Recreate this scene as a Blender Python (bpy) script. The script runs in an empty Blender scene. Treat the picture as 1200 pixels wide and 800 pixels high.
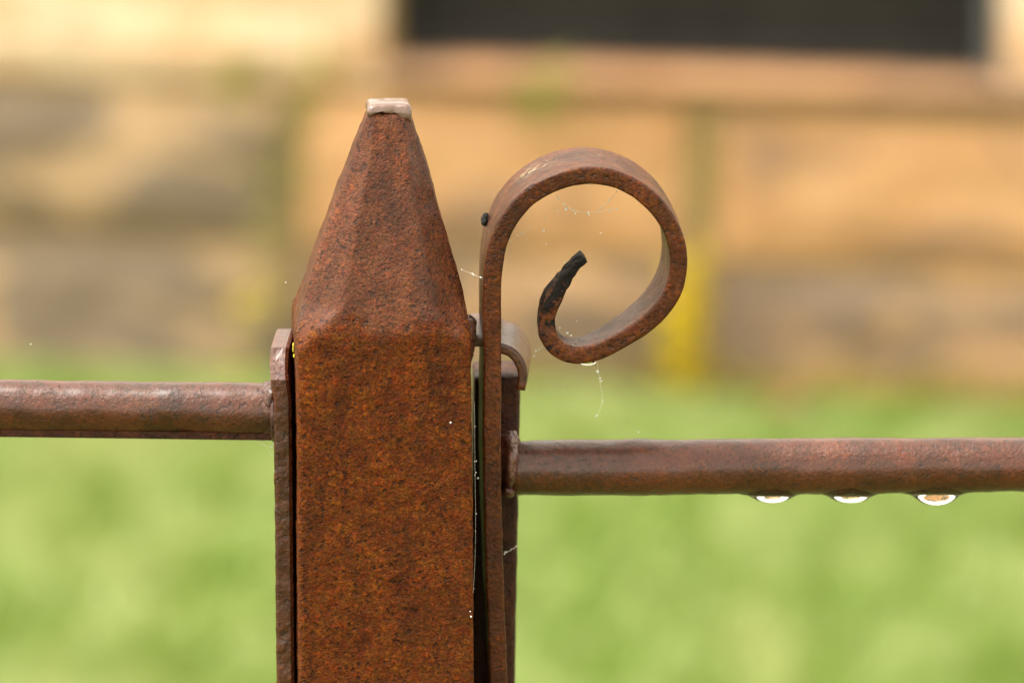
import bpy, bmesh, math, random
import numpy as np
from mathutils import Vector, Matrix, noise

random.seed(7)
S = bpy.context.scene
COL = S.collection
R = math.radians

# ------------------------------------------------------------------ camera
AZ, EL, DIST, FPX = R(2.4), R(13.0), 1.5, 6000.0
TGT = Vector((0, 0, 0.95))
FWD = Vector((-math.sin(AZ) * math.cos(EL), math.cos(AZ) * math.cos(EL), -math.sin(EL)))
CAM = TGT - FWD * DIST
RGT = Vector((math.cos(AZ), math.sin(AZ), 0))
UPV = RGT.cross(FWD)
cd = bpy.data.cameras.new('camera')
cam = bpy.data.objects.new('camera', cd)
COL.objects.link(cam)
cam.matrix_world = Matrix.Translation(CAM) @ Matrix((RGT, UPV, -FWD)).transposed().to_4x4()
cd.lens, cd.sensor_width = 180, 36
cd.clip_start, cd.clip_end = 0.05, 1000
cd.dof.use_dof = True
cd.dof.focus_distance = 1.484
cd.dof.aperture_fstop = 9.0
S.camera = cam

# ------------------------------------------------------------------ sky, sun, exposure
SUN_EL, SUN_ROT = R(68), R(-97)          # sun behind thin cloud, high on the left
w = bpy.data.worlds.new('World')
S.world = w
w.use_nodes = True
nt = w.node_tree
sky = nt.nodes.new('ShaderNodeTexSky')
sky.sky_type = 'NISHITA'
sky.sun_disc = False
sky.sun_elevation, sky.sun_rotation = SUN_EL, SUN_ROT
sky.air_density, sky.dust_density, sky.ozone_density = 1.0, 1.0, 1.0
hs = nt.nodes.new('ShaderNodeHueSaturation')
hs.inputs['Saturation'].default_value = 0.06
nt.links.new(sky.outputs[0], hs.inputs['Color'])
warm = nt.nodes.new('ShaderNodeMix')        # white balance of thin warm cloud
warm.data_type, warm.blend_type = 'RGBA', 'MULTIPLY'
warm.inputs[0].default_value = 1.0
warm.inputs[7].default_value = (1.06, 0.985, 0.83, 1)
nt.links.new(hs.outputs[0], warm.inputs[6])
bg = nt.nodes['Background']
bg.inputs['Strength'].default_value = 0.12
nt.links.new(warm.outputs[2], bg.inputs['Color'])
sl = bpy.data.lights.new('sun', 'SUN')
sl.energy, sl.angle, sl.color = 1.3, R(14), (1.0, 0.955, 0.88)
so = bpy.data.objects.new('sun', sl)
COL.objects.link(so)
sdir = Vector((math.cos(SUN_EL) * math.sin(SUN_ROT), math.cos(SUN_EL) * math.cos(SUN_ROT), math.sin(SUN_EL)))
so.rotation_euler = sdir.to_track_quat('Z', 'Y').to_euler()
so.location = (-3, 1, 6)
S.view_settings.view_transform = 'Standard'
S.view_settings.look = 'None'
S.view_settings.exposure = 2.35
S.view_settings.gamma = 1.0
S.render.engine = 'CYCLES'
S.cycles.use_denoising = True
S.cycles.max_bounces = 10
S.cycles.transmission_bounces = 10
S.cycles.caustics_refractive = True


# ------------------------------------------------------------------ helpers
def obj(name, me, mat=None, parent=None, **props):
    o = bpy.data.objects.new(name, me)
    COL.objects.link(o)
    if mat is not None:
        me.materials.append(mat)
    if parent is not None:
        o.parent = parent
    for k, v in props.items():
        o[k] = v
    return o


def thing(name, label, category, loc=(0, 0, 0), rotz=0.0, group=None):
    o = bpy.data.objects.new(name, None)
    COL.objects.link(o)
    o.empty_display_size = 0.05
    o.location = loc
    o.rotation_euler = (0, 0, rotz)
    o['label'], o['category'] = label, category
    if group:
        o['group'] = group
    return o


def mesh(name, verts, faces, smooth=True):
    me = bpy.data.meshes.new(name)
    me.from_pydata([tuple(v) for v in verts], [], faces)
    me.validate()
    bm = bmesh.new()
    bm.from_mesh(me)
    bmesh.ops.recalc_face_normals(bm, faces=bm.faces)
    bm.to_mesh(me)
    bm.free()
    me.polygons.foreach_set('use_smooth', [smooth] * len(me.polygons))
    return me


def fbm(p, scale, octv=3, seed=0.0):
    q = Vector(p) * scale + Vector((seed, seed * 1.7, -seed))
    return noise.fractal(q, 1.0, 2.0, octv)


def skin_rings(rings, cap0=True, cap1=True):
    """rings: equal length lists of points -> verts, faces of a closed skin"""
    n = len(rings[0])
    V = [p for r in rings for p in r]
    Fc = []
    for i in range(len(rings) - 1):
        for j in range(n):
            k = (j + 1) % n
            Fc.append((i * n + j, i * n + k, (i + 1) * n + k, (i + 1) * n + j))
    for on, base, i in ((cap0, rings[0], 0), (cap1, rings[-1], len(rings) - 1)):
        if on:
            c = sum((Vector(p) for p in base), Vector()) / n
            V.append(c)
            ci = len(V) - 1
            for j in range(n):
                k = (j + 1) % n
                Fc.append((i * n + j, i * n + k, ci))
    return V, Fc


def rrect(hx, hy, r, step=0.0015, cs=3):
    """outline of a rounded rectangle, dense along the sides"""
    r = min(r, hx * .95, hy * .95)
    pts = []
    cor = [(hx - r, hy - r, 0), (-hx + r, hy - r, 90), (-hx + r, -hy + r, 180), (hx - r, -hy + r, 270)]
    for i, (cx, cy, a0) in enumerate(cor):
        for k in range(cs + 1):
            a = R(a0 + 90 * k / cs)
            pts.append((cx + r * math.cos(a), cy + r * math.sin(a)))
        nx, ny, na = cor[(i + 1) % 4]
        a = R(a0 + 90)
        p0 = Vector((cx + r * math.cos(a), cy + r * math.sin(a)))
        p1 = Vector((nx + r * math.cos(a), ny + r * math.sin(a)))
        m = max(1, int((p1 - p0).length / step))
        for k in range(1, m):
            pts.append(tuple(p0.lerp(p1, k / m)))
    return pts


def catmull(pts, step):
    P = [Vector(p) for p in pts]
    P = [2 * P[0] - P[1]] + P + [2 * P[-1] - P[-2]]
    out = []
    for i in range(1, len(P) - 2):
        m = max(1, int((P[i + 1] - P[i]).length / step + .5))
        for k in range(m):
            t = k / m
            out.append(.5 * ((2 * P[i]) + (P[i + 1] - P[i - 1]) * t + (2 * P[i - 1] - 5 * P[i] + 4 * P[i + 1] - P[i + 2]) * t * t
                             + (3 * P[i] - P[i - 1] - 3 * P[i + 1] + P[i + 2]) * t ** 3))
    out.append(P[-2])
    return out


def pix(x, y, Y):
    """point of the fence, standing on the upright plane y = Y, measured off the photograph"""
    d = FWD + RGT * (x - 600) / FPX + UPV * (400 - y) / FPX
    return CAM + d * ((Y - CAM.y) / d.y)


GATE_O = Vector(pix(577, 500, 0)) * Vector((1, 1, 0)) if False else Vector((-0.006, 0.004, 0))
GATE_A = R(5.2)
GM = Matrix.Translation(GATE_O) @ Matrix.Rotation(GATE_A, 4, 'Z')
GI = GM.inverted()


def gpix(x, y, Y):
    """the same on the plane y = Y of the gate, which stands a little ajar (gate space)"""
    d = FWD + RGT * (x - 600) / FPX + UPV * (400 - y) / FPX
    o = GI @ CAM
    d = GI.to_3x3() @ d
    return o + d * ((Y - o.y) / d.y)


# ------------------------------------------------------------------ materials
class N:
    def __init__(s, name):
        s.m = bpy.data.materials.new(name)
        s.m.use_nodes = True
        s.t = s.m.node_tree
        s.b = s.t.nodes['Principled BSDF']

    def new(s, kind, **kw):
        n = s.t.nodes.new('ShaderNode' + kind)
        for k, v in kw.items():
            if hasattr(n, k):
                setattr(n, k, v)
            else:
                n.inputs[k].default_value = v
        return n

    def link(s, a, b):
        s.t.links.new(a, b)

    def noise(s, vec, scale, detail=3, rough=.55, dist=0.0):
        n = s.new('TexNoise')
        n.inputs['Scale'].default_value = scale
        n.inputs['Detail'].default_value = detail
        n.inputs['Roughness'].default_value = rough
        n.inputs['Distortion'].default_value = dist
        s.link(vec, n.inputs['Vector'])
        return n.outputs['Fac']

    def ramp(s, fac, stops, interp='LINEAR'):
        r = s.new('ValToRGB')
        cr = r.color_ramp
        cr.interpolation = interp
        while len(cr.elements) > 1:
            cr.elements.remove(cr.elements[0])
        for i, (p, c) in enumerate(stops):
            e = cr.elements[0] if i == 0 else cr.elements.new(p)
            e.position = p
            e.color = tuple(c) + (1,) if len(c) == 3 else c
        s.link(fac, r.inputs[0])
        return r.outputs[0]

    def mix(s, fac, a, b, mode='MIX'):
        m = s.new('Mix')
        m.data_type, m.blend_type = 'RGBA', mode
        for v, i in ((fac, 0), (a, 6), (b, 7)):
            if hasattr(v, 'is_linked'):
                s.link(v, m.inputs[i])
            else:
                m.inputs[i].default_value = v if not isinstance(v, tuple) or len(v) == 4 else v + (1,)
        return m.outputs[2]

    def math(s, op, a, b=0.0, clamp=False):
        m = s.new('Math')
        m.operation, m.use_clamp = op, clamp
        for v, i in ((a, 0), (b, 1)):
            if hasattr(v, 'is_linked'):
                s.link(v, m.inputs[i])
            else:
                m.inputs[i].default_value = v
        return m.outputs[0]

    def bump(s, h, dist, strength=1.0, prev=None):
        b = s.new('Bump')
        b.inputs['Distance'].default_value = dist
        b.inputs['Strength'].default_value = strength
        s.link(h, b.inputs['Height'])
        if prev is not None:
            s.link(prev, b.inputs['Normal'])
        return b.outputs[0]

    def coords(s):
        return s.new('TexCoord').outputs['Object']


def g(v):
    return (v, v, v)


def rust(name, base, dark, orange, amt, rough=(.34, .6), grain=1.0, coat=.25, paint=None, spec=.4, taper=None, speck=.45):
    """red-oxide painted iron gone rusty: mottled, pitted, wet"""
    n = N(name)
    co = n.coords()
    big = n.noise(co, 38, 4, .6, .3)
    mid = n.noise(co, 190, 4, .65)
    fine = n.noise(co, 760, 3, .6)
    grit = n.noise(co, 1500, 2, .6)
    c = n.mix(n.ramp(mid, [(.36, g(0)), (.66, g(1))]), base, dark)
    if paint is not None:
        c = n.mix(n.ramp(big, [(.47, g(0)), (.60, g(.75))]), c, paint)
    # bright orange blooms and specks
    bl = n.math('MULTIPLY', n.ramp(n.noise(co, 120, 5, .7, .4), [(.38, g(.1)), (.66, g(1))]),
                n.ramp(fine, [(.45, g(.10)), (.66, g(1))]))
    if taper is not None:
        # red-oxide paint survives on the taper, the shaft below has rusted through
        sx = n.new('SeparateXYZ')
        n.link(co, sx.inputs[0])
        k = n.math('ADD', n.math('MULTIPLY', n.math('SUBTRACT', sx.outputs[2], taper[0]), 110), n.math('MULTIPLY', n.math('SUBTRACT', n.noise(co, 70, 5, .65, .4), .5), 3.2))
        k = n.ramp(k, [(.0, g(0)), (.55, g(.85))])
        c = n.mix(k, c, n.mix(n.ramp(mid, [(.36, g(0)), (.66, g(1))]), taper[1], taper[2]))
        cw = n.math('ADD', n.math('MULTIPLY', k, .22), .02)
        bl = n.math('MULTIPLY', bl, n.math('SUBTRACT', 1, n.math('MULTIPLY', k, .6)))
    c = n.mix(n.math('MULTIPLY', bl, amt, True), c, orange)
    # fine grain: every crystal of rust its own tone, from black-brown over red to ochre
    gr = n.noise(co, 1350, 4, .75)
    tone = n.ramp(gr, [(.30, (.40, .33, .30)), (.42, (.74, .68, .62)), (.50, (1, 1, 1)), (.58, (1.45, 1.2, .95)), (.70, (2.4, 2.3, 2.0))])
    c = n.mix(speck * .85, c, tone, 'MULTIPLY')
    hue = n.ramp(n.noise(co, 430, 3, .6), [(.34, (1.12, .82, .8)), (.5, (1, 1, 1)), (.66, (.98, 1.22, 1.0))])
    c = n.mix(speck if taper is None else n.math('MULTIPLY', speck, n.math('SUBTRACT', 1, n.math('MULTIPLY', k, .45))), c, hue, 'MULTIPLY')
    # long drips and wet runs down the shaft
    mr = n.new('Mapping')
    mr.inputs['Scale'].default_value = (1, 1, .16)
    n.link(co, mr.inputs['Vector'])
    run = n.ramp(n.noise(mr.outputs[0], 85, 4, .6, .3), [(.34, g(.62)), (.5, g(1)), (.66, g(1.28))])
    c = n.mix(speck, c, run, 'MULTIPLY')
    # black pits
    pit = n.ramp(n.noise(co, 620, 2, .5), [(.30, g(1)), (.40, g(0))])
    c = n.mix(n.math('MULTIPLY', pit, .55), c, (.012, .006, .004))
    n.link(c, n.b.inputs['Base Color'])
    rr = n.new('MapRange')
    rr.inputs['To Min'].default_value, rr.inputs['To Max'].default_value = rough
    rr.inputs['From Min'].default_value, rr.inputs['From Max'].default_value = .3, .7
    n.link(mid, rr.inputs['Value'])
    n.link(rr.outputs[0], n.b.inputs['Roughness'])
    n.b.inputs['Specular IOR Level'].default_value = spec
    n.b.inputs['Coat Weight'].default_value = coat
    if taper is not None:
        n.link(cw, n.b.inputs['Coat Weight'])
    n.b.inputs['Coat Roughness'].default_value = .28
    b = n.bump(n.noise(co, 150, 3, .6), .0003 * grain)
    b = n.bump(fine, .00055 * grain, prev=b)
    b = n.bump(grit, .00022 * grain, prev=b)
    b = n.bump(pit, -.0003 * grain, prev=b)
    n.link(b, n.b.inputs['Normal'])
    return n.m


Z_CREASE = pix(450, 394, -.0257).z
M_POST = rust('rusted_iron', (.074, .0172, .0010), (.046, .0096, .0008), (.19, .050, .002), .9, (.45, .7), 1.6, .02, spec=.13,
              taper=(Z_CREASE, (.078, .0235, .0085), (.052, .0148, .0050)), speck=1.0)
M_BAR = rust('red_oxide_paint', (.050, .0108, .0020), (.023, .0050, .0012), (.13, .033, .003), .6, (.32, .52), .8, .58,
             paint=(.072, .0165, .0060), spec=.24, speck=.6)
M_DARK = rust('dark_rusty_iron', (.034, .0072, .0016), (.017, .0036, .0011), (.12, .028, .003), .5, (.4, .65), .9, .06, spec=.22, speck=.8)
M_WELD = rust('weld_metal', (.075, .024, .013), (.036, .011, .006), (.20, .06, .02), .3, (.3, .5), 1.5, .35)


def scroll_material():
    m = rust('scroll_paint', (.050, .0112, .0016), (.024, .0052, .0010), (.16, .040, .002), .8, (.34, .54), .9, .08, paint=(.056, .0140, .0036), spec=.13, speck=.7)
    n = N.__new__(N)
    n.m, n.t = m, m.node_tree
    n.b = n.t.nodes['Principled BSDF']
    src = n.b.inputs['Base Color'].links[0].from_socket
    at = n.new('Attribute')
    at.attribute_name = 'char'
    co = n.coords()
    k = n.math('ADD', at.outputs['Fac'], n.math('MULTIPLY', n.math('SUBTRACT', n.noise(co, 300, 4, .65), .5), 2.6))
    k = n.math('MULTIPLY', n.ramp(k, [(.42, g(0)), (.62, g(1))]), n.math('GREATER_THAN', at.outputs['Fac'], .02))
    c = n.mix(k, src, (.012, .010, .009))
    n.link(n.math('SUBTRACT', .16, n.math('MULTIPLY', k, .12)), n.b.inputs['Specular IOR Level'])
    n.link(n.math('SUBTRACT', .16, n.math('MULTIPLY', k, .16)), n.b.inputs['Coat Weight'])
    # pale lichen scratch on the shoulder of the scroll
    al = n.new('Attribute')
    al.attribute_name = 'lichen'
    l = n.math('MULTIPLY', al.outputs['Fac'], n.ramp(n.noise(co, 520, 4, .7), [(.50, g(0)), (.57, g(.8))]))
    c = n.mix(l, c, (.40, .36, .22))
    n.link(c, n.b.inputs['Base Color'])
    return m


M_SCROLL = scroll_material()


def simple(name, col, rough, noise_scale=200, var=.25, bump=.0004, spec=.5, coat=0):
    n = N(name)
    co = n.coords()
    f = n.noise(co, noise_scale, 5, .6)
    c = n.mix(n.ramp(f, [(.3, g(0)), (.7, g(1))]), tuple(x * (1 - var) for x in col), tuple(min(1, x * (1 + var)) for x in col))
    n.link(c, n.b.inputs['Base Color'])
    n.b.inputs['Roughness'].default_value = rough
    n.b.inputs['Specular IOR Level'].default_value = spec
    n.b.inputs['Coat Weight'].default_value = coat
    n.b.inputs['Coat Roughness'].default_value = .15
    if bump:
        n.link(n.bump(f, bump), n.b.inputs['Normal'])
    return n.m


M_CAP = simple('pale_peeling_paint', (.125, .070, .052), .35, 300, .22, .0004, coat=.5)
M_SOOT = simple('black_crust', (.008, .008, .005), .9, 900, .5, .0006)
M_YLICHEN = simple('yellow_lichen', (.45, .36, .02), .8, 900, .3, .0004)


def stone_mat(name, a, b, patch, thr=.5, sc=1.0):
    n = N(name)
    co = n.coords()
    mp = n.new('Mapping')
    mp.inputs['Scale'].default_value = (1, 1, 1.9)
    oi = n.new('ObjectInfo')
    ad = n.new('VectorMath')
    ad.operation = 'ADD'
    sc3 = n.new('VectorMath')
    sc3.operation = 'SCALE'
    n.link(oi.outputs['Random'], sc3.inputs[0])
    sc3.inputs['Scale'].default_value = 17
    n.link(co, ad.inputs[0])
    n.link(sc3.outputs[0], ad.inputs[1])
    n.link(ad.outputs[0], mp.inputs['Vector'])
    c = n.mix(n.ramp(n.noise(mp.outputs[0], 9 * sc, 5, .6), [(.35, g(0)), (.65, g(1))]), a, b)
    st = n.ramp(n.noise(mp.outputs[0], 5.5 * sc, 3, .5, .6), [(thr - .03, g(0)), (thr + .04, g(.95))])
    c = n.mix(st, c, patch)
    c = n.mix(n.ramp(n.noise(co, 90, 4, .6), [(.35, g(.25)), (.6, g(0))]), c, (.05, .035, .02))
    n.link(c, n.b.inputs['Base Color'])
    n.b.inputs['Roughness'].default_value = .85
    n.link(n.bump(n.noise(co, 60, 6, .65), .006), n.b.inputs['Normal'])
    return n.m


# ------------------------------------------------------------------ ground
n = N('turf_soil')
co = n.coords()
c = n.mix(n.ramp(n.noise(co, 3.5, 5, .6), [(.35, g(0)), (.65, g(1))]), (.06, .085, .02), (.10, .12, .03))
n.link(c, n.b.inputs['Base Color'])
n.b.inputs['Roughness'].default_value = .95
M_SOIL = n.m
gv, gf = [], []
xs = [-220, -60, -20, -8, -4, -2, -1, 0, 1, 2, 4, 8, 20, 60, 220]
for j, y in enumerate(xs):
    for i, x in enumerate(xs):
        gv.append((x, y + 3, 0))
L = len(xs)
for j in range(L - 1):
    for i in range(L - 1):
        gf.append((j * L + i, j * L + i + 1, (j + 1) * L + i + 1, (j + 1) * L + i))
obj('lawn_ground', mesh('lawn_ground', gv, gf), M_SOIL, kind='structure')

# ------------------------------------------------------------------ stone wall with a window behind the lawn
WALL_O = Vector((-0.1649, 3.9346, 0))
WALL_A = R(-7.6)
wall = thing('stone_wall', 'blurred tan sandstone block wall standing behind the lawn', 'wall', WALL_O, WALL_A)
# wall space: x along the wall, -y towards the lawn, z up


def box_rough(x0, x1, y0, y1, z0, z1, amp, seed, bev=.012, step=.035):
    """a dressed stone: bevelled box with an uneven face towards the lawn"""
    nx, nz = max(4, int((x1 - x0) / step)), max(3, int((z1 - z0) / step))
    V, Fc = [], []
    for k in range(nz + 1):
        for i in range(nx + 1):
            x, z = x0 + (x1 - x0) * i / nx, z0 + (z1 - z0) * k / nz
            d = fbm((x, seed, z), 9, 4, seed) * amp
            edge = min(i, nx - i, k, nz - k)
            d = y0 - d + (bev if edge == 0 else 0)
            V.append((x, d, z))
    for k in range(nz):
        for i in range(nx):
            a = k * (nx + 1) + i
            Fc.append((a, a + 1, a + nx + 2, a + nx + 1))
    rim = [i for i in range(nx + 1)] + [k * (nx + 1) + nx for k in range(1, nz + 1)] + \
          [nz * (nx + 1) + i for i in range(nx - 1, -1, -1)] + [k * (nx + 1) for k in range(nz - 1, 0, -1)]
    b0 = len(V)
    for i in rim:
        V.append((V[i][0], y1, V[i][2]))
    m = len(rim)
    for i in range(m):
        j = (i + 1) % m
        Fc.append((rim[i], rim[j], b0 + j, b0 + i))
    Fc.append(tuple(range(b0, b0 + m)))
    return mesh('stone_block', V, Fc, False)


M_ST_OR = stone_mat('orange_sandstone', (.52, .27, .11), (.63, .36, .175), (.32, .19, .11), .57)
M_ST_GR = stone_mat('grey_brown_sandstone', (.30, .20, .105), (.50, .33, .18), (.18, .135, .09), .47)  # greyer brown blocks with broad darker noise patches
M_ST_PA = stone_mat('pale_sandstone', (.74, .50, .31), (.84, .65, .46), (.66, .40, .22), .54)
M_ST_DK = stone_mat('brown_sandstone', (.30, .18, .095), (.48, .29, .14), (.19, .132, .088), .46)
M_ST_SILL = stone_mat('red_brown_sandstone', (.38, .19, .085), (.46, .25, .12), (.24, .14, .075), .5)
M_MORT = simple('damp_mortar', (.23, .155, .065), .95, 60, .35, .004)

seed = 3.0
BL = [  # x0, x1, z0, z1, material
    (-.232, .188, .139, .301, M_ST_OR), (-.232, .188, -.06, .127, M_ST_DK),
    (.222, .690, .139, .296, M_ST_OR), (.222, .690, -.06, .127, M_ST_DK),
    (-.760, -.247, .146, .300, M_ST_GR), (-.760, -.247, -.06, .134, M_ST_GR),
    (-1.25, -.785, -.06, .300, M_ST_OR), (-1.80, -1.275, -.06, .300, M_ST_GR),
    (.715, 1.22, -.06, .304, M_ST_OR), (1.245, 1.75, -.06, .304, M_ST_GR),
    (-.70, -.146, .314, .620, M_ST_PA), (.519, 1.05, .341, .620, M_ST_PA),
    (1.065, 1.75, .320, .620, M_ST_OR), (-1.25, -.715, .314, .620, M_ST_OR), (-1.80, -1.265, .314, .62, M_ST_PA),
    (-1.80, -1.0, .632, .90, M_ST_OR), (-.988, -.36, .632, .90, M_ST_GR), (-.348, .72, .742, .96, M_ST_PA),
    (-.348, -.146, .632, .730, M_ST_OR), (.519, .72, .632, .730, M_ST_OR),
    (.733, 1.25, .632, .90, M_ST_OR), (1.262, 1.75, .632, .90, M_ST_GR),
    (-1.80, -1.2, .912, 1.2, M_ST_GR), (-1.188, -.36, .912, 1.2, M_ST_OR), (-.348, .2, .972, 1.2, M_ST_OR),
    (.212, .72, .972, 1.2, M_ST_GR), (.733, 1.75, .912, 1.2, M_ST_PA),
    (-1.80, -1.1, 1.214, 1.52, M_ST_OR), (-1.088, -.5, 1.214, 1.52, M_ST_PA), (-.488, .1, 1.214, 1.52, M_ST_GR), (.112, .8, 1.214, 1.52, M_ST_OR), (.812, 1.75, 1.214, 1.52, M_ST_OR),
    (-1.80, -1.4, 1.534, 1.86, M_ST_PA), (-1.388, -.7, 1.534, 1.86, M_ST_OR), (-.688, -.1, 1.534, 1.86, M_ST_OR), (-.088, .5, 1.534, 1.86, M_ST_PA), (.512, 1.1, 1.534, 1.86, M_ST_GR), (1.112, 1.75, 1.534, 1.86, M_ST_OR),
]
for k, (z0, z1) in enumerate([(-.06, .304), (.320, .620), (.632, .90), (.912, 1.2), (1.214, 1.52), (1.534, 1.86)]):
    d = .16 * (k % 2)
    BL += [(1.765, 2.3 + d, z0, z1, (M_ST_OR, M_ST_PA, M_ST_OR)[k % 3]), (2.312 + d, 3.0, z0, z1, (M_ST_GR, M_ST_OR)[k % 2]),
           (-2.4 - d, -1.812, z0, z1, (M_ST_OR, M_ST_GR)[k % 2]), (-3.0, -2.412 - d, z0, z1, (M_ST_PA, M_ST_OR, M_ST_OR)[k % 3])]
for x0, x1, z0, z1, m in BL:
    seed += 1.37
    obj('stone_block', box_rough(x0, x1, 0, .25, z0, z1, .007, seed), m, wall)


def boxm(name, parts, bev=0.0):
    bm = bmesh.new()
    for x0, x1, y0, y1, z0, z1 in parts:
        r = bmesh.ops.create_cube(bm, size=1, matrix=Matrix.Translation(((x0 + x1) / 2, (y0 + y1) / 2, (z0 + z1) / 2))
                                  @ Matrix.Diagonal((x1 - x0, y1 - y0, z1 - z0, 1)))
    if bev:
        bmesh.ops.bevel(bm, geom=bm.edges[:], offset=bev, segments=2, affect='EDGES')
    me = bpy.data.meshes.new(name)
    bm.to_mesh(me)
    bm.free()
    return me


# mortar core, leaving the window opening free
obj('mortar', boxm('mortar', [(-3.01, -.136, .016, .27, -.06, 1.85), (.509, 3.01, .016, .27, -.06, 1.85),
                              (-.136, .509, .016, .27, -.06, .31), (-.136, .509, .016, .27, .735, 1.85)]), M_MORT, wall)
# brown sill stone of the window
obj('sill', box_rough(-.144, .70, -.014, .25, .319, .340, .004, 55.0, .010, .02), M_ST_SILL, wall)

win = thing('window', 'dark charcoal window set deep in the pale wall above a brown sill', 'window',
            WALL_O, WALL_A)
M_FRAME = simple('charcoal_painted_timber', (.018, .017, .016), .7, 25, .2, .001, .25)
M_PANE = simple('dark_pane', (.014, .012, .010), .6, 12, .4, .0, .2)
fx0, fx1, fz0, fz1 = -.140, .507, .342, .732
obj('frame', boxm('frame', [(fx0, fx1, .055, .10, fz0, fz0 + .022), (fx0, fx1, .055, .10, fz1 - .03, fz1),
                            (fx0, fx0 + .022, .0555, .0995, fz0 + .0222, fz1 - .0302),
                            (fx1 - .022, fx1, .0555, .0995, fz0 + .0222, fz1 - .0302)]), M_FRAME, win)
obj('pane', boxm('pane', [(fx0 + .018, fx1 - .018, .072, .084, fz0 + .018, fz1 - .026)]), M_PANE, win)
M_REV = simple('slate_grey_paint', (.075, .078, .085), .6, 30, .15, .001)
obj('reveal', boxm('reveal', [(fx1 - .004, fx1 + .010, .004, .0545, fz0, fz1)]), M_REV, win)

# ------------------------------------------------------------------ weeds and moss on the wall
WM = Matrix.Translation(WALL_O) @ Matrix.Rotation(WALL_A, 4, 'Z')


def leaf_mesh(centres, size, spread, count, seed, flat=.5):
    rnd = random.Random(seed)
    V, Fc = [], []
    for _ in range(count):
        c = Vector(rnd.choice(centres)) + Vector((rnd.gauss(0, spread), rnd.gauss(0, spread * .5) - .008, rnd.gauss(0, spread * 1.2)))
        l = size * rnd.uniform(.6, 1.3)
        d = Vector((rnd.uniform(-1, 1), rnd.uniform(-1.2, .1), rnd.uniform(-.3, 1))).normalized()
        s = d.cross(Vector((rnd.uniform(-1, 1), rnd.uniform(-1, 1), rnd.uniform(-1, 1)))).normalized() * l * .28
        b = len(V)
        nrm = d.cross(s).normalized() * l * .08
        V += [c, c + d * l * .45 + s + nrm, c + d * l, c + d * l * .45 - s + nrm]
        Fc += [(b, b + 1, b + 2), (b, b + 2, b + 3)]
    return mesh('leaves', V, Fc, False)


def tube(path, rad0, rad1, sides=6):
    P = [Vector(p) for p in path]
    rings = []
    for i, p in enumerate(P):
        t = (P[min(i + 1, len(P) - 1)] - P[max(i - 1, 0)]).normalized()
        a = t.cross(Vector((.31, .9, .2))).normalized()
        b = t.cross(a)
        r = rad0 + (rad1 - rad0) * i / max(1, len(P) - 1)
        rings.append([p + (a * math.cos(k * 2 * math.pi / sides) + b * math.sin(k * 2 * math.pi / sides)) * r for k in range(sides)])
    return skin_rings(rings)


def leaf_mat(name, a, b, trans=.35):
    n = N(name)
    co = n.coords()
    c = n.mix(n.ramp(n.noise(co, 45, 3), [(.35, g(0)), (.65, g(1))]), a, b)
    n.link(c, n.b.inputs['Base Color'])
    n.b.inputs['Roughness'].default_value = .5
    tr = n.new('BsdfTranslucent')
    n.link(c, tr.inputs['Color'])
    mx = n.new('MixShader')
    mx.inputs[0].default_value = trans
    n.link(n.b.outputs[0], mx.inputs[1])
    n.link(tr.outputs[0], mx.inputs[2])
    n.link(mx.outputs[0], n.t.nodes['Material Output'].inputs['Surface'])
    return n.m


M_LF_G = leaf_mat('weed_leaf', (.27, .27, .05), (.36, .33, .09))
M_LF_Y = leaf_mat('yellow_leaf', (.70, .56, .006), (.78, .62, .012))
M_STEM = simple('weed_stem', (.12, .13, .04), .6, 60, .3, .0)


def weed(label, path, size, spread, count, seed, mat, name='wall_weed'):
    t = thing(name, label, 'weed', WM @ Vector((path[0][0], -.02, path[0][2])), WALL_A, 'weeds growing from the wall joints')
    o = Vector((path[0][0], -.02, path[0][2]))
    pp = catmull(path, .012)
    V, Fc = tube([p - o for p in pp], .0018, .0008)
    obj('stem', mesh('stem', V, Fc), M_STEM, t)
    obj('leaves', leaf_mesh([p - o for p in pp], size, spread, count, seed), mat, t, kind='stuff')
    return t


weed('tall thin green weed climbing the wall joint left of the post tip', [(-.270, -.012, .08), (-.258, -.02, .16), (-.238, -.018, .23), (-.212, -.03, .32), (-.190, -.03, .43)],
     .022, .012, 75, 4, M_LF_G)
weed('short yellow weed at the wall foot left of the post', [(-.285, -.02, 0), (-.287, -.025, .04), (-.282, -.02, .085)], .014, .0075, 24, 5, M_LF_Y)
weed('small green tuft growing on the ledge at upper left', [(-.297, -.01, .304), (-.299, -.02, .325), (-.295, -.02, .345)], .018, .011, 45, 6, M_LF_G)
weed('small green tuft on the brown sill under the dark window', [(.044, -.014, .304), (.047, -.022, .318), (.04, -.022, .332)], .022, .012, 60, 8, M_LF_G)
weed('bright yellow weed at the wall joint right of the scroll', [(.188, -.012, .0), (.190, -.022, .05), (.195, -.02, .09), (.200, -.02, .135)], .019, .0090, 190, 9, M_LF_Y)
weed('faint olive weed high in the joint right of the scroll', [(.206, -.008, .16), (.208, -.014, .2), (.206, -.012, .28)], .014, .008, 26, 10, M_LF_G)

rnd = random.Random(5)
foot = [(u_, -.012, .004 + .02 * rnd.random()) for u_ in np.linspace(.0, .72, 60)] + [(u_, -.03, .004) for u_ in np.linspace(.22, .6, 40)]
o = obj('moss', leaf_mesh(foot, .012, .008, 900, 21), leaf_mat('moss_yellow_green', (.34, .30, .03), (.44, .33, .06)), kind='stuff')
o.location, o.rotation_euler = WALL_O, (0, 0, WALL_A)

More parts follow.
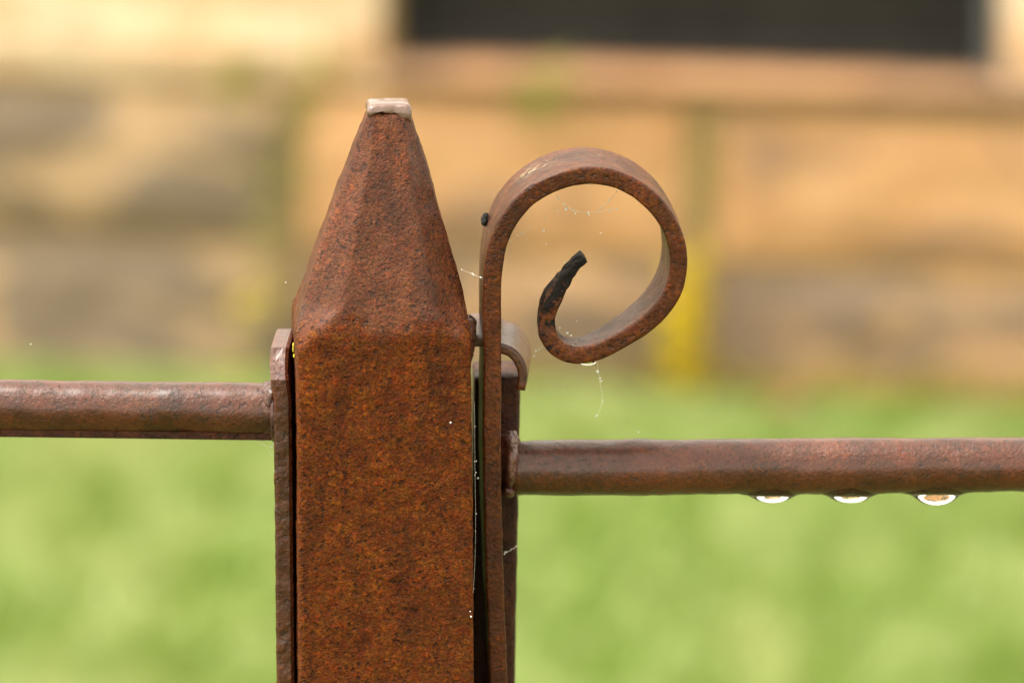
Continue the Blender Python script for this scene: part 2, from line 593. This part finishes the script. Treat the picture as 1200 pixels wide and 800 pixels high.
# ------------------------------------------------------------------ grass
n = N('grass_blade')
co = n.coords()
at = n.new('Attribute')
at.attribute_name = 'tint'
mp = n.new('Mapping')
mp.inputs['Scale'].default_value = (1, .32, 0)
n.link(co, mp.inputs['Vector'])
c = n.mix(n.ramp(n.noise(mp.outputs[0], 11, 3, .6), [(.40, g(0)), (.60, g(1))]), (.215, .345, .055), (.39, .49, .175))
c = n.mix(n.ramp(n.noise(mp.outputs[0], 3.1, 2, .5), [(.52, g(0)), (.70, g(.6))]), c, (.54, .55, .24))
c = n.mix(n.ramp(n.noise(mp.outputs[0], 16, 2, .5), [(.54, g(0)), (.67, g(.7))]), c, (.18, .29, .035))
c = n.mix(n.math('MULTIPLY', at.outputs['Fac'], .5), c, (.42, .42, .16))
n.link(c, n.b.inputs['Base Color'])
n.b.inputs['Roughness'].default_value = .42
n.b.inputs['Specular IOR Level'].default_value = .45
tr = n.new('BsdfTranslucent')
n.link(c, tr.inputs['Color'])
mx = n.new('MixShader')
mx.inputs[0].default_value = .4
n.link(n.b.outputs[0], mx.inputs[1])
n.link(tr.outputs[0], mx.inputs[2])
n.link(mx.outputs[0], n.t.nodes['Material Output'].inputs['Surface'])
M_GRASS = n.m


def grass(count, xr, yr, hmin, hmax, seed, keep=None):
    rng = np.random.default_rng(seed)
    x = rng.uniform(*xr, count)
    y = rng.uniform(*yr, count)
    # stay on the lawn side of the wall
    wy = -(x - WALL_O.x) * math.tan(-WALL_A) + WALL_O.y - .012
    ok = y < wy
    ok &= ~((abs(y) < .03) & (x > -.07) & (x < .03))
    x, y = x[ok], y[ok]
    m = len(x)
    clump = .5 + .5 * np.sin(x * 11 + 3 * np.sin(y * 7)) * np.sin(y * 9 + 2 * np.sin(x * 5))
    h = rng.uniform(hmin, hmax, m) * (.65 + .6 * clump)
    h *= np.clip((-(x - WALL_O.x) * math.tan(-WALL_A) + WALL_O.y - y) / .35, .25, 1)     # clipped short along the wall
    a = rng.uniform(0, 2 * math.pi, m)
    lean = rng.uniform(.15, .95, m) * h
    la = rng.uniform(0, 2 * math.pi, m)
    wd = rng.uniform(.0012, .0026, m)
    dx, dy = np.cos(a) * wd, np.sin(a) * wd
    lx, ly = np.cos(la) * lean, np.sin(la) * lean
    z0 = np.zeros(m)
    V = np.stack([np.stack([x - dx, y - dy, z0], 1), np.stack([x + dx, y + dy, z0], 1),
                  np.stack([x + dx * .8 + lx * .35, y + dy * .8 + ly * .35, h * .6], 1),
                  np.stack([x - dx * .8 + lx * .35, y - dy * .8 + ly * .35, h * .6], 1),
                  np.stack([x + lx, y + ly, h], 1)], 1).reshape(-1, 3)
    b = np.arange(m)[:, None] * 5
    T = np.concatenate([b + np.array([[0, 1, 2]]), b + np.array([[0, 2, 3]]), b + np.array([[3, 2, 4]])], 1).reshape(-1, 3)
    me = bpy.data.meshes.new('grass')
    me.vertices.add(len(V))
    me.vertices.foreach_set('co', V.ravel())
    me.loops.add(T.size)
    me.loops.foreach_set('vertex_index', T.ravel().astype(np.int32))
    me.polygons.add(len(T))
    me.polygons.foreach_set('loop_start', np.arange(0, T.size, 3, dtype=np.int32))
    me.update(calc_edges=True)
    at = me.attributes.new('tint', 'FLOAT', 'POINT')
    t = np.repeat(rng.random(m) ** 3, 5)
    at.data.foreach_set('value', t.astype(np.float32))
    return me


obj('grass', grass(260000, (-1.5, 1.3), (2.2, 4.4), .010, .030, 1), M_GRASS, kind='stuff')
obj('grass', grass(70000, (-2.2, 2.2), (-1.0, 2.2), .012, .035, 2), M_GRASS, kind='stuff')
obj('grass', grass(30000, (-4, 4), (2.0, 5.0), .012, .03, 3), M_GRASS, kind='stuff')

M_DEAD = leaf_mat('dead_leaf', (.13, .065, .02), (.20, .10, .03), .2)


def fallen_leaf(x, y, z, rot, size, label):
    V, Fc = [], []
    prof = [(0, .02), (.2, .2), (.45, .30), (.7, .22), (.9, .08), (1, .01)]
    for i, (t, hw) in enumerate(prof):
        for s in (-1, 0, 1):
            V.append(((t - .5) * size, s * hw * size, .12 * size * (abs(s) * .8 + (t - .5) ** 2 * 2)))
    for i in range(len(prof) - 1):
        for s in range(2):
            k = i * 3 + s
            Fc.append((k, k + 1, k + 4, k + 3))
    o = obj('fallen_leaf', mesh('fallen_leaf', V, Fc), M_DEAD, label=label, category='leaf')
    o.location, o.rotation_euler = (x, y, z), (.15, -.2, rot)


fallen_leaf(.129, 3.70, .03, .5, .055, 'small brown dead leaf on the grass just above the right rail')

# ------------------------------------------------------------------ fence post
PX = -0.0387                              # post axis
PW = .0251                                # half width
post = thing('fence_post', 'square rusty brown iron post with a hammered pyramid tip', 'post', (PX, 0, 0))
TURN = Matrix.Rotation(R(6.8), 4, 'Z')          # the post stands slightly turned
Z_SH = Z_CREASE               # where the pyramid starts
Z_TIP = pix(457, 135, -.0066).z           # under the pale cap


def post_body():
    zs = [0.0, .2, .4, .6, .75]
    z = .80
    while z < Z_TIP - .0006:
        zs.append(z)
        z += .0011
    zs.append(Z_TIP)
    prof = None
    rings = []
    for z in zs:
        t = max(0.0, (z - Z_SH) / (Z_TIP - Z_SH))
        # slightly convex hammered taper
        s = t - .06 * math.sin(math.pi * t)
        hw = PW + (.0057 - PW) * s
        chin = min(1, max(0, (z - Z_SH + .004) / .012))
        ch = .0016 * (1 - chin) + chin * (.0108 * (1 - t) ** .65 + .0010)
        if z < Z_SH:
            hw += (Z_SH - z) * .005
        side = hw - ch
        pts = []
        NS, NC = 34, 6
        for q in range(4):
            a0 = q * math.pi / 2
            ca, sa = math.cos(a0), math.sin(a0)
            loc = [(hw, -side + 2 * side * k / NS) for k in range(NS)]
            for k in range(NC):
                u = k / NC
                # nearly flat chamfer, softened
                ang = u * math.pi / 2
                arc = (hw - ch + ch * math.cos(ang), side + ch * math.sin(ang))
                lin = (hw - ch * u, side + ch * u)
                f = chin
                loc.append((arc[0] * (1 - f) + lin[0] * f, arc[1] * (1 - f) + lin[1] * f))
            for x, y in loc:
                pts.append((x * ca - y * sa, x * sa + y * ca))
        ring = []
        for x, y in pts:
            p = Vector((x + .0028 * t, y, z))
            nrm = Vector((x, y, 0)).normalized()
            lo = fbm(p, 42, 3, 1.3)
            d = lo * (.0006 * chin + .00025) + fbm(p, 330, 3, 4.1) * .00022
            ring.append(p + nrm * d)
        rings.append(ring)
    V, Fc = skin_rings(rings)
    V = [TURN @ Vector(v) for v in V]
    # the axis drifts a touch so the tip leans as in the photograph
    return mesh('shaft', V, Fc)


obj('shaft', post_body(), M_POST, post)


def cap_mesh():
    """pale blunt cap with a lip of paint running down its front"""
    h = .0034
    rings = []
    pts = rrect(.0063, .0063, .0016, .0005, 5)
    for k, (f, dz) in enumerate([(.95, 0), (1.0, .0003), (1.01, .0009), (1.0, .0016), (.99, .0023), (.95, .0029), (.86, h), (.5, h + .0002), (.1, h + .0001)]):
        ring = []
        for x, y in pts:
            p = Vector((x * f, y * f, Z_TIP - .0006 + dz))
            if k < 3:
                # ragged lower edge, higher in the middle of the front, running down at the corners
                e = abs(x + .0008) / .0063
                p.z += (3 - k) / 3 * (.0014 * (1 - min(1, e * 1.25) ** 2) - .0016 * max(0, x / .0063) ** 2 + .0011 * fbm((x, y, 0), 420, 3, 5))
            d = Vector((x, y, 0)).normalized()
            p += d * fbm(p, 260, 3, 9) * .0005 + Vector((0, 0, fbm(p, 200, 2, 3) * .0003))
            ring.append(p + Vector((.0028, 0, 0)))
        rings.append(ring)
    V, Fc = skin_rings(rings)
    V = [TURN @ Vector(v) for v in V]
    return mesh('cap', V, Fc)


obj('cap', cap_mesh(), M_CAP, post)


def sweep(path, th, wd, r, amp, seed, nfun=None, step=.0016, ycen=0.0, sc=(90, 420)):
    """flat bar bent in the xz plane: th (per station) in the plane, wd across it"""
    rings, arc = [], []
    m = len(path)
    s = 0
    for i, p in enumerate(path):
        if i:
            s += (path[i] - path[i - 1]).length
        t = (path[min(i + 1, m - 1)] - path[max(i - 1, 0)])
        t.y = 0
        t.normalize()
        nn = Vector((t.z, 0, -t.x))
        thick = th(i / (m - 1)) if callable(th) else th
        wdt = wd(i / (m - 1)) if callable(wd) else wd
        ring = []
        yc = ycen(i / (m - 1)) if callable(ycen) else ycen
        for a, b in rrect_n(thick / 2, wdt / 2, r):
            q = Vector((p.x, yc, p.z)) + nn * a + Vector((0, b, 0))
            d = (nn * a / (thick / 2) + Vector((0, b / (wdt / 2), 0))).normalized()
            am = amp(i / (m - 1)) if callable(amp) else amp
            q += d * (fbm(q, sc[0], 2, seed) * am + fbm(q, sc[1], 2, seed + 3) * am * .5)
            ring.append(q)
        rings.append(ring)
    return skin_rings(rings)


_rr = {}


def rrect_n(hx, hy, r):
    """rounded rectangle with a fixed number of points"""
    pts = []
    r = min(r, hx * .9, hy * .9)
    nx, ny, cs = 5, 18, 4
    cor = [(hx - r, hy - r, 0, nx), (-hx + r, hy - r, 90, ny), (-hx + r, -hy + r, 180, nx), (hx - r, -hy + r, 270, ny)]
    for i, (cx, cy, a0, cnt) in enumerate(cor):
        for k in range(cs + 1):
            a = R(a0 + 90 * k / cs)
            pts.append(Vector((cx + r * math.cos(a), cy + r * math.sin(a))))
        nx_, ny_, _, _ = cor[(i + 1) % 4]
        a = R(a0 + 90)
        p1 = Vector((nx_ + r * math.cos(a), ny_ + r * math.sin(a)))
        p0 = pts[-1]
        for k in range(1, cnt):
            pts.append(p0.lerp(p1, k / cnt))
    return pts


# strap of the hinge: from the post over the back bar and down
hy = -.006
hp = [pix(544, 401, hy), pix(558, 400, hy), pix(572, 401, hy), pix(585, 408, hy), pix(596, 411.5, hy), pix(604, 418, hy), pix(610, 428, hy), pix(612.5, 441, hy),
      pix(610, 457, hy)]
hp = [p - Vector((PX, 0, 0)) for p in hp]
V, Fc = sweep(catmull(hp, .0012), lambda t: .0027 + .0010 * (1 - t), .031, .0009, .00015, 3.0, ycen=.0095)
obj('hinge_strap', mesh('hinge_strap', V, Fc), M_BAR, post)


def blob(centres, seed, amp=.0012, sub=4):
    bm = bmesh.new()
    for (c, s) in centres:
        r = bmesh.ops.create_icosphere(bm, subdivisions=sub, radius=1)
        for v in r['verts']:
            d = v.co.normalized()
            q = Vector(c) + Vector((d.x * s[0], d.y * s[1], d.z * s[2]))
            q += d * (fbm(q, 200, 3, seed) * amp + fbm(q, 700, 2, seed) * amp * .3)
            v.co = q
    me = bpy.data.meshes.new('weld')
    bm.to_mesh(me)
    bm.free()
    me.polygons.foreach_set('use_smooth', [True] * len(me.polygons))
    return me


p = pix(549, 391, -.012) - Vector((PX, 0, 0))
obj('weld', blob([((p.x, -.006, p.z), (.0022, .010, .0035)), ((p.x - .0005, -.010, p.z - .005), (.0018, .007, .004))], 2), M_WELD, post)
p = pix(344, 411, -.02) - Vector((PX, 0, 0))
obj('lichen', blob([((p.x, p.y, p.z + .001), (.0003, .0008, .0013)), ((p.x + .0002, p.y, p.z - .0015), (.00025, .0006, .0005))], 4, .0006, 3), M_YLICHEN, post)

# ------------------------------------------------------------------ left fence panel
fence = thing('iron_fence', 'brown iron fence panel whose round rail meets the post from the left', 'fence', (PX - .04, 0, 0))
FO = Vector((PX - .04, 0, 0))


def end_bar_mesh():
    """flat bar on edge, its head bevelled and leaning"""
    yf, yb = -.0155, .013
    pb = pix(330.5, 445, yf)
    zf = pb.z
    x0 = pb.x
    zt = pix(325, 407, yf + .008).z
    zk = pix(331, 385, yb).z
    half = .0026
    # outline in the y-z plane going round, as rows of points (front edge, head, back edge)
    N_ = 60
    rows = []
    zs = [0, .2, .4, .6, .78] + [.80 + i * .0015 for i in range(int((zf - .80) / .0015))] + [zf - .0004, zf]
    rows_f = [(yf, z) for z in zs]
    head = [(yf + .008 * k / 7, zf + (zt - zf) * k / 7) for k in range(1, 8)] + \
           [(yf + .008 + (yb - yf - .008) * k / 14, zt + (zk - zt) * k / 14) for k in range(1, 15)]
    # build as a grid: for each station along the height the bar runs from its front to yb
    prof = [(y, z) for y, z in rows_f] + head
    V, Fc = [], []
    nb = 6
    for (y, z) in prof:
        zb = min(z, zk) if z <= zf else z
        lean = -.0013 * max(0, min(1, (z - zf + .006) / .010))
        for k in range(nb + 1):
            u = k / nb * 2 - 1
            e = (1 if abs(u) > .99 else 0) * .0007
            q = Vector((x0 + u * half + lean, y + e, z - e * .4))
            q += Vector((fbm(q, 300, 2, 2) * .0002 * (1 if abs(u) > .9 else 0), fbm(q, 260, 3, 6) * .0003, 0))
            V.append(q)
    m = len(prof)
    for i in range(m - 1):
        for k in range(nb):
            a = i * (nb + 1) + k
            Fc.append((a, a + 1, a + nb + 2, a + nb + 1))
    # back face: same stations mirrored on the plane y = yb
    b0 = len(V)
    for i in range(m):
        y, z = prof[i]
        lean = -.0013 * max(0, min(1, (z - zf + .006) / .010))
        for u in (-1, 1):
            V.append(Vector((x0 + u * half + lean, yb + .0002, z if z <= zf else min(z, zk) - .0002)))
    for i in range(m - 1):
        a = i * (nb + 1)
        c = b0 + i * 2
        Fc.append((a, a + nb + 1, c + 2, c))
        Fc.append((a + nb, c + 1, c + 3, a + 2 * nb + 1))
        Fc.append((c, c + 2, c + 3, c + 1))
    Fc.append(tuple(range(0, nb + 1)) + (b0 + 1, b0))
    V = [v - FO for v in V]
    me = mesh('end_bar', V, Fc, False)
    return me


obj('end_bar', end_bar_mesh(), M_BAR, fence)


def rod_mesh(a, b, rad, seed, amp=.0004, sides=40, step=.002, ledge=None):
    a, b = Vector(a), Vector(b)
    ax = (b - a).normalized()
    up = Vector((0, 0, 1))
    up = (up - ax * up.dot(ax)).normalized()
    sd = ax.cross(up)
    m = max(2, int((b - a).length / step))
    rings = []
    for i in range(m + 1):
        c = a.lerp(b, i / m)
        ring = []
        for k in range(sides):
            t = k * 2 * math.pi / sides
            d = up * math.cos(t) + sd * math.sin(t)
            q = c + d * rad
            q += d * (fbm(q, 60, 2, seed) * amp + fbm(q, 280, 3, seed + 1) * amp * .45)
            ring.append(q)
        rings.append(ring)
    return skin_rings(rings)


la, lb = pix(-70, 474.5, 0), pix(324, 479.5, 0)
ax = (la - lb).normalized()
la = lb + ax * .62
rl = .0077
V, Fc = rod_mesh(la - FO, lb - FO, rl, 11.0)
obj('rail', mesh('rail', V, Fc), M_BAR, fence)
# thin strip welded under the rail
bm = bmesh.new()
mid = (la + lb) / 2 - FO
Lr = (la - lb).length
ang = math.atan2((lb - la).z, (lb - la).x)
bmesh.ops.create_cube(bm, size=1, matrix=Matrix.Translation(mid + Vector((0, .0006, -.0070))) @ Matrix.Rotation(-ang, 4, 'Y') @ Matrix.Diagonal((Lr, .0105, .0028, 1)))
bmesh.ops.bevel(bm, geom=bm.edges[:], offset=.0005, segments=2, affect='EDGES')
me = bpy.data.meshes.new('lower_strip')
bm.to_mesh(me)
bm.free()
obj('lower_strip', me, M_DARK, fence)
we = pix(312, 462, -.004) - FO
lz = (lb - FO).z
obj('weld', blob([((we.x + .0012, 0, lz + .0002), (.0056, .0081, .0083)), ((we.x + .0022, 0, lz - .0004), (.0022, .0092, .0092)), ((we.x + .0014, -.004, lz + .004), (.0026, .004, .0042))], 8, .0007), M_WELD, fence)
V, Fc = rod_mesh(Vector((la.x, 0, .13)) - FO, Vector((lb.x, 0, .13)) - FO, rl, 12.0, step=.02)
obj('rail', mesh('rail', V, Fc), M_BAR, fence)
me = boxm('end_bar', [(la.x - .003 - FO.x, la.x + .003 - FO.x, -.0155, .013, 0, la.z + .015)], .0005)
obj('end_bar', me, M_DARK, fence)

# ------------------------------------------------------------------ gate with the scroll
gate = thing('iron_gate', 'brown iron gate with a curled scroll top and a wet round rail', 'gate', GATE_O, GATE_A)
SW = .0312
yf = -SW / 2
cen = [(591, 1000), (588, 900), (582.5, 750), (579, 650), (577, 560), (576.5, 500), (577.2, 420), (577, 345), (580.5, 302), (589.5, 272), (603, 249), (622, 230), (646, 216.5), (671, 208.3), (696, 206),
       (721, 210.5), (746, 222), (767, 239.5), (783, 261), (792.5, 284), (795.5, 308), (792, 332), (782, 354), (763, 375.5), (740, 392), (715, 406),
       (693, 414.5), (674, 416.5), (657, 411), (646, 400), (641.5, 385), (642.5, 368), (648.5, 351), (657.5, 336), (670, 320), (685.5, 305)]
gp = [gpix(x, y, yf) for x, y in cen]
gp = [Vector((p.x, 0, p.z)) for p in gp]
low = gp[0]
foot = [Vector((low.x + .001, 0, .03)), Vector((low.x + .001, 0, .3)), Vector((low.x + .0008, 0, .6))]
path = foot + catmull(gp, .0013)
plen = len(path)


def th(t):
    if t < .80:
        return .0052
    if t < .95:
        return .0052 - .0002 * (t - .80) / .15
    return .0050 - .0022 * ((t - .95) / .05) ** 1.5


def wdf(t):
    return SW - (SW - .0105) * max(0, min(1, (t - .76) / .16)) ** 1.2


def amp(t):
    if t < .5:
        return .0002
    return .0002 + .0016 * max(0, (t - .88) / .12) ** 1.5


V, Fc = sweep(path, th, wdf, .0008, amp, 5.0, ycen=lambda t: -(SW - wdf(t)) / 2)
me = mesh('scroll_stile', V, Fc)
char = me.attributes.new('char', 'FLOAT', 'POINT')
lich = me.attributes.new('lichen', 'FLOAT', 'POINT')
npt = len(rrect_n(.0026, .0155, .0008))
cv, lv = [], []
lc = gpix(619, 191, .004)
for i, v in enumerate(me.vertices):
    st = min(i // npt, plen - 1) / (plen - 1)
    if i >= npt * plen:
        st = 0 if i == npt * plen else 1
    cv.append(max(0, min(1, (st - .89) / .10)))
    d = Vector((v.co.x - lc.x, 0, v.co.z - lc.z))
    e = math.exp(-(d.length / .0045) ** 2 - ((v.co.y - .004) / .004) ** 2)
    lv.append(min(1, e * 1.4))
char.data.foreach_set('value', cv)
lich.data.foreach_set('value', lv)
obj('scroll_stile', me, M_SCROLL, gate)

# rail of the gate
ra, rb = gpix(598, 548, 0), gpix(1200, 544.5, 0)
ax = (rb - ra).normalized()
rb2 = ra + ax * .75
V, Fc = rod_mesh(ra, rb2, .00825, 21.0)
rail = obj('rail', mesh('rail', V, Fc), M_BAR, gate)
w1 = gpix(598, 521, -.006)
w2 = gpix(598, 545, -.007)
w3 = gpix(597, 573, -.004)
obj('weld', blob([((w1.x, -.003, w1.z), (.0028, .006, .0038)), ((w2.x, -.0035, w2.z), (.0032, .0075, .0085)), ((w3.x, -.003, w3.z), (.0026, .005, .0028))], 14, .0012), M_WELD, gate)

# bar standing behind the stile, its flat top under the hinge strap
yb0, yb1 = .0165, .0345
bt = gpix(610.5, 440, yb0)
bb = gpix(603.5, 795, yb0)
zt_f = bt.z
slope = (bb.x - bt.x) / (bb.z - bt.z)
xr = lambda z: bt.x + slope * (z - bt.z)
rings = []
hx_, hy_ = .0069, (yb1 - yb0) / 2
zz = [.03, .3, .6, .8] + [.82 + k * .002 for k in range(int((zt_f - .82) / .002))] + [zt_f - .0008, zt_f]
for i, z in enumerate(zz):
    f = .93 if i == len(zz) - 1 else 1
    ring = []
    for a, b in rrect_n(hx_, hy_, .0016):
        q = Vector((xr(max(z, .84)) - hx_ + a * f, (yb0 + yb1) / 2 + b * f, z))
        q += Vector((a, b, 0)).normalized() * fbm(q, 200, 3, 31) * .00035
        q.z += (b / hy_) * .0004 if i > 4 else 0
        ring.append(q)
    rings.append(ring)
V, Fc = skin_rings(rings)
obj('back_bar', mesh('back_bar', V, Fc), M_DARK, gate)
# off-frame rest of the gate
V, Fc = rod_mesh(Vector((ra.x - .01, 0, .13)), Vector((rb2.x, 0, .13)), .00825, 22.0, step=.02)
obj('rail', mesh('rail', V, Fc), M_BAR, gate)
obj('end_bar', boxm('end_bar', [(rb2.x - .001, rb2.x + .005, -.0155, .0155, .03, rb2.z + .02)], .0006), M_DARK, gate)
# black crumb of crust on the scroll's back edge and two specks
pc = gpix(566.5, 258, .010)
obj('crust', blob([((pc.x, .009, pc.z), (.0010, .0014, .0016)), ((pc.x + .0004, .009, pc.z + .0014), (.0008, .001, .0008))], 6, .0009, 3), M_SOOT, gate)

# ------------------------------------------------------------------ water
n = N('water')
n.b.inputs['Base Color'].default_value = (1, 1, 1, 1)
n.b.inputs['Roughness'].default_value = 0.0
n.b.inputs['IOR'].default_value = 1.333
n.b.inputs['Transmission Weight'].default_value = 1.0
M_WATER = n.m


def hanging_drop(px, pz_bottom, half, label, y=0.0):
    """a drop hanging under the gate rail: wide meniscus, round belly"""
    top = gpix(px, 578, 0)
    axis_z = ra.z + (top.x - ra.x) * ax.z / ax.x
    zr = axis_z - .00825                      # underside of the rail
    zb = gpix(px, pz_bottom, 0).z
    depth = zr - zb
    prof = [(1.50, .0), (1.30, .07), (1.12, .18), (.98, .34), (.82, .56), (.62, .76), (.40, .90), (.18, .975), (0, 1.0)]
    pts = catmull([Vector((r, 0, d)) for r, d in prof], .08)
    SEG = 48
    V, Fc = [], []
    rings = []
    for p in pts[:-1]:
        r, d = max(.004, p.x), p.z
        ring = []
        for k in range(SEG):
            a = 2 * math.pi * k / SEG
            xx, yy = math.cos(a) * r * half, math.sin(a) * r * half * .62
            # the meniscus follows the round rail
            yy = max(-.0066, min(.0066, yy))
            lift = (.00825 - math.sqrt(.00825 ** 2 - yy * yy)) * max(0, 1 - d * 1.3)
            ring.append((xx, yy, -d * depth + lift))
        rings.append(ring)
    # sunk top, inside the rail
    topring = [(x, y * .9, z + .0015) for x, y, z in rings[0]]
    V, Fc = skin_rings([topring] + rings)
    o = obj('water_drop', mesh('water_drop', V, Fc), M_WATER, label=label, category='water drop', group='water drops hanging under the gate rail')
    o.matrix_world = GM @ Matrix.Translation((top.x, 0, zr))
    return o


hanging_drop(905, 588.5, .0066, 'smallest hanging water drop, nearest the scroll, under the right rail')
hanging_drop(996.5, 588.5, .0068, 'middle hanging water drop between two others under the right rail')
hanging_drop(1097, 591.5, .0068, 'roundest hanging water drop, farthest from the post, under the right rail')
# thin drop clinging under the scroll
pd = gpix(688, 424, -.008)
bm = bmesh.new()
bmesh.ops.create_uvsphere(bm, u_segments=32, v_segments=20, radius=1, matrix=Matrix.Diagonal((.0026, .004, .0009, 1)))
me = bpy.data.meshes.new('water_drop')
bm.to_mesh(me)
bm.free()
me.polygons.foreach_set('use_smooth', [True] * len(me.polygons))
o = obj('water_drop', me, M_WATER, label='flat water drop clinging under the lowest bend of the scroll', category='water drop')
o.matrix_world = GM @ Matrix.Translation((pd.x, -.008, pd.z + .0001))

# ------------------------------------------------------------------ cobwebs beaded with dew
n = N('dew')
n.b.inputs['Base Color'].default_value = (.9, .9, .88, 1)  # near-white colour stands in for bright sky refracted by clear beads
n.b.inputs['Roughness'].default_value = .08
n.b.inputs['IOR'].default_value = 1.333
n.b.inputs['Transmission Weight'].default_value = .45
M_DEW = n.m
n = N('web_silk')
n.b.inputs['Base Color'].default_value = (.75, .72, .65, 1)
n.b.inputs['Roughness'].default_value = .4
M_SILK = n.m

ICO = None


def beads_mesh(pts):
    V, Fc = [], []
    bm = bmesh.new()
    bmesh.ops.create_icosphere(bm, subdivisions=2, radius=1)
    bm.verts.ensure_lookup_table()
    bv = [v.co.copy() for v in bm.verts]
    bf = [tuple(v.index for v in f.verts) for f in bm.faces]
    bm.free()
    for p, r in pts:
        b = len(V)
        V += [p + v * r for v in bv]
        Fc += [tuple(i + b for i in f) for f in bf]
    return mesh('dew_beads', V, Fc)


def cobweb(label, strands, beads, conv, seed, matrix=None):
    rnd = random.Random(seed)
    t = thing('cobweb', label, 'cobweb', group='cobwebs beaded with dew')
    if matrix is not None:
        t.matrix_world = matrix
    V, Fc = [], []
    bd = []
    for path, sag, dew in strands:
        pts = catmull([conv(*q) for q in path], .0012)
        v, f = tube(pts, .00003, .00003, 4)
        b = len(V)
        V += v
        Fc += [tuple(i + b for i in q) for q in f]
        for q in pts:
            if rnd.random() < dew:
                bd.append((q + Vector((rnd.gauss(0, .00015), 0, rnd.gauss(0, .00015))), rnd.choice([.00012, .00016, .0002, .00028])))
    for x, y, Y, r in beads:
        bd.append((conv(x, y, Y), r * .75))
    obj('strands', mesh('strands', V, Fc), M_SILK, t)
    obj('dew_beads', beads_mesh(bd), M_DEW, t, kind='stuff')


y0 = -.004
cobweb('dew beaded cobweb strung across the upper ring of the scroll',
       [([(652, 228, y0), (664, 243, y0), (690, 249.5, y0), (722, 244, y0)], 0, .75),
        ([(699, 248, y0), (714, 236, y0), (726, 222, y0)], 0, .8),
        ([(598, 282, y0), (614, 272, y0), (625, 264, y0)], 0, .45),
        ([(684, 217, y0), (697, 217, y0)], 0, .6)],
       [(663, 245, y0, .0006), (637, 270, y0, .00045), (653, 247, y0, .0003), (639, 256, y0, .0003), (704, 273, y0, .00025), (640, 286, y0, .00025),
        (662, 308, y0, .0003), (674, 250, y0, .0004), (690, 251, y0, .0004), (613, 273, y0, .0003), (606, 275, y0, .0003)], gpix, 1, GM)
cobweb('faint cobweb with dew between the hinge and the inner curl of the scroll',
       [([(612, 428, .006), (630, 412, .003), (652, 392, .0), (664, 395, .0)], 0, .2)],
       [(607, 421, .004, .0006), (609, 425, .004, .0004), (618, 417, .002, .0003), (628, 411, .002, .00045), (632, 409, .002, .00025), (665, 390, y0, .0005),
        (669, 393, y0, .0004), (656, 384, y0, .0003), (676, 376, y0, .0002)], gpix, 2, GM)
cobweb('broken cobweb thread with dew hanging from the scroll towards the right rail',
       [([(700, 424, y0), (703, 447, y0), (706, 470, y0), (699, 488, y0)], 0, .12)],
       [(700, 435, y0, .0006), (703, 443, y0, .0004), (705, 446, y0, .0003), (706, 470, y0, .00035), (699, 487, y0, .00045), (748, 506, y0, .0003)], gpix, 3, GM)
cobweb('dusty cobweb with dew in the gap between post and gate stile',
       [([(556, 470, -.016), (556.5, 540, -.016), (557, 640, -.016), (553, 722, -.018)], 0, .16),
        ([(592, 648, -.006), (605, 640, .014)], 0, .4)],
       [(552, 722, -.024, .0004), (551, 716, -.024, .0003), (560, 560, -.012, .0004), (558, 540, -.014, .0003), (528, 495, -.028, .0004)], pix, 4)
cobweb('grey cobweb tuft in the corner under the left rail beside the post',
       [([(272, 510, -.003), (295, 516, -.003), (318, 524, -.003)], 0, .5), ([(285, 511, -.003), (305, 514, -.003), (319, 520, -.003)], 0, .4),
        ([(298, 511, -.003), (310, 520, -.003), (319, 534, -.003)], 0, .2)], [], pix, 5)
cobweb('fine cobweb with dew beads between the post tip and the scroll stile',
       [([(541, 316, -.005), (556, 322, -.008), (566, 326, -.012)], 0, .3)],
       [(541, 316, -.01, .0003), (555, 322, -.01, .0003), (335, 331, 0, .00025), (36, 403, 0, .00025)], pix, 6)
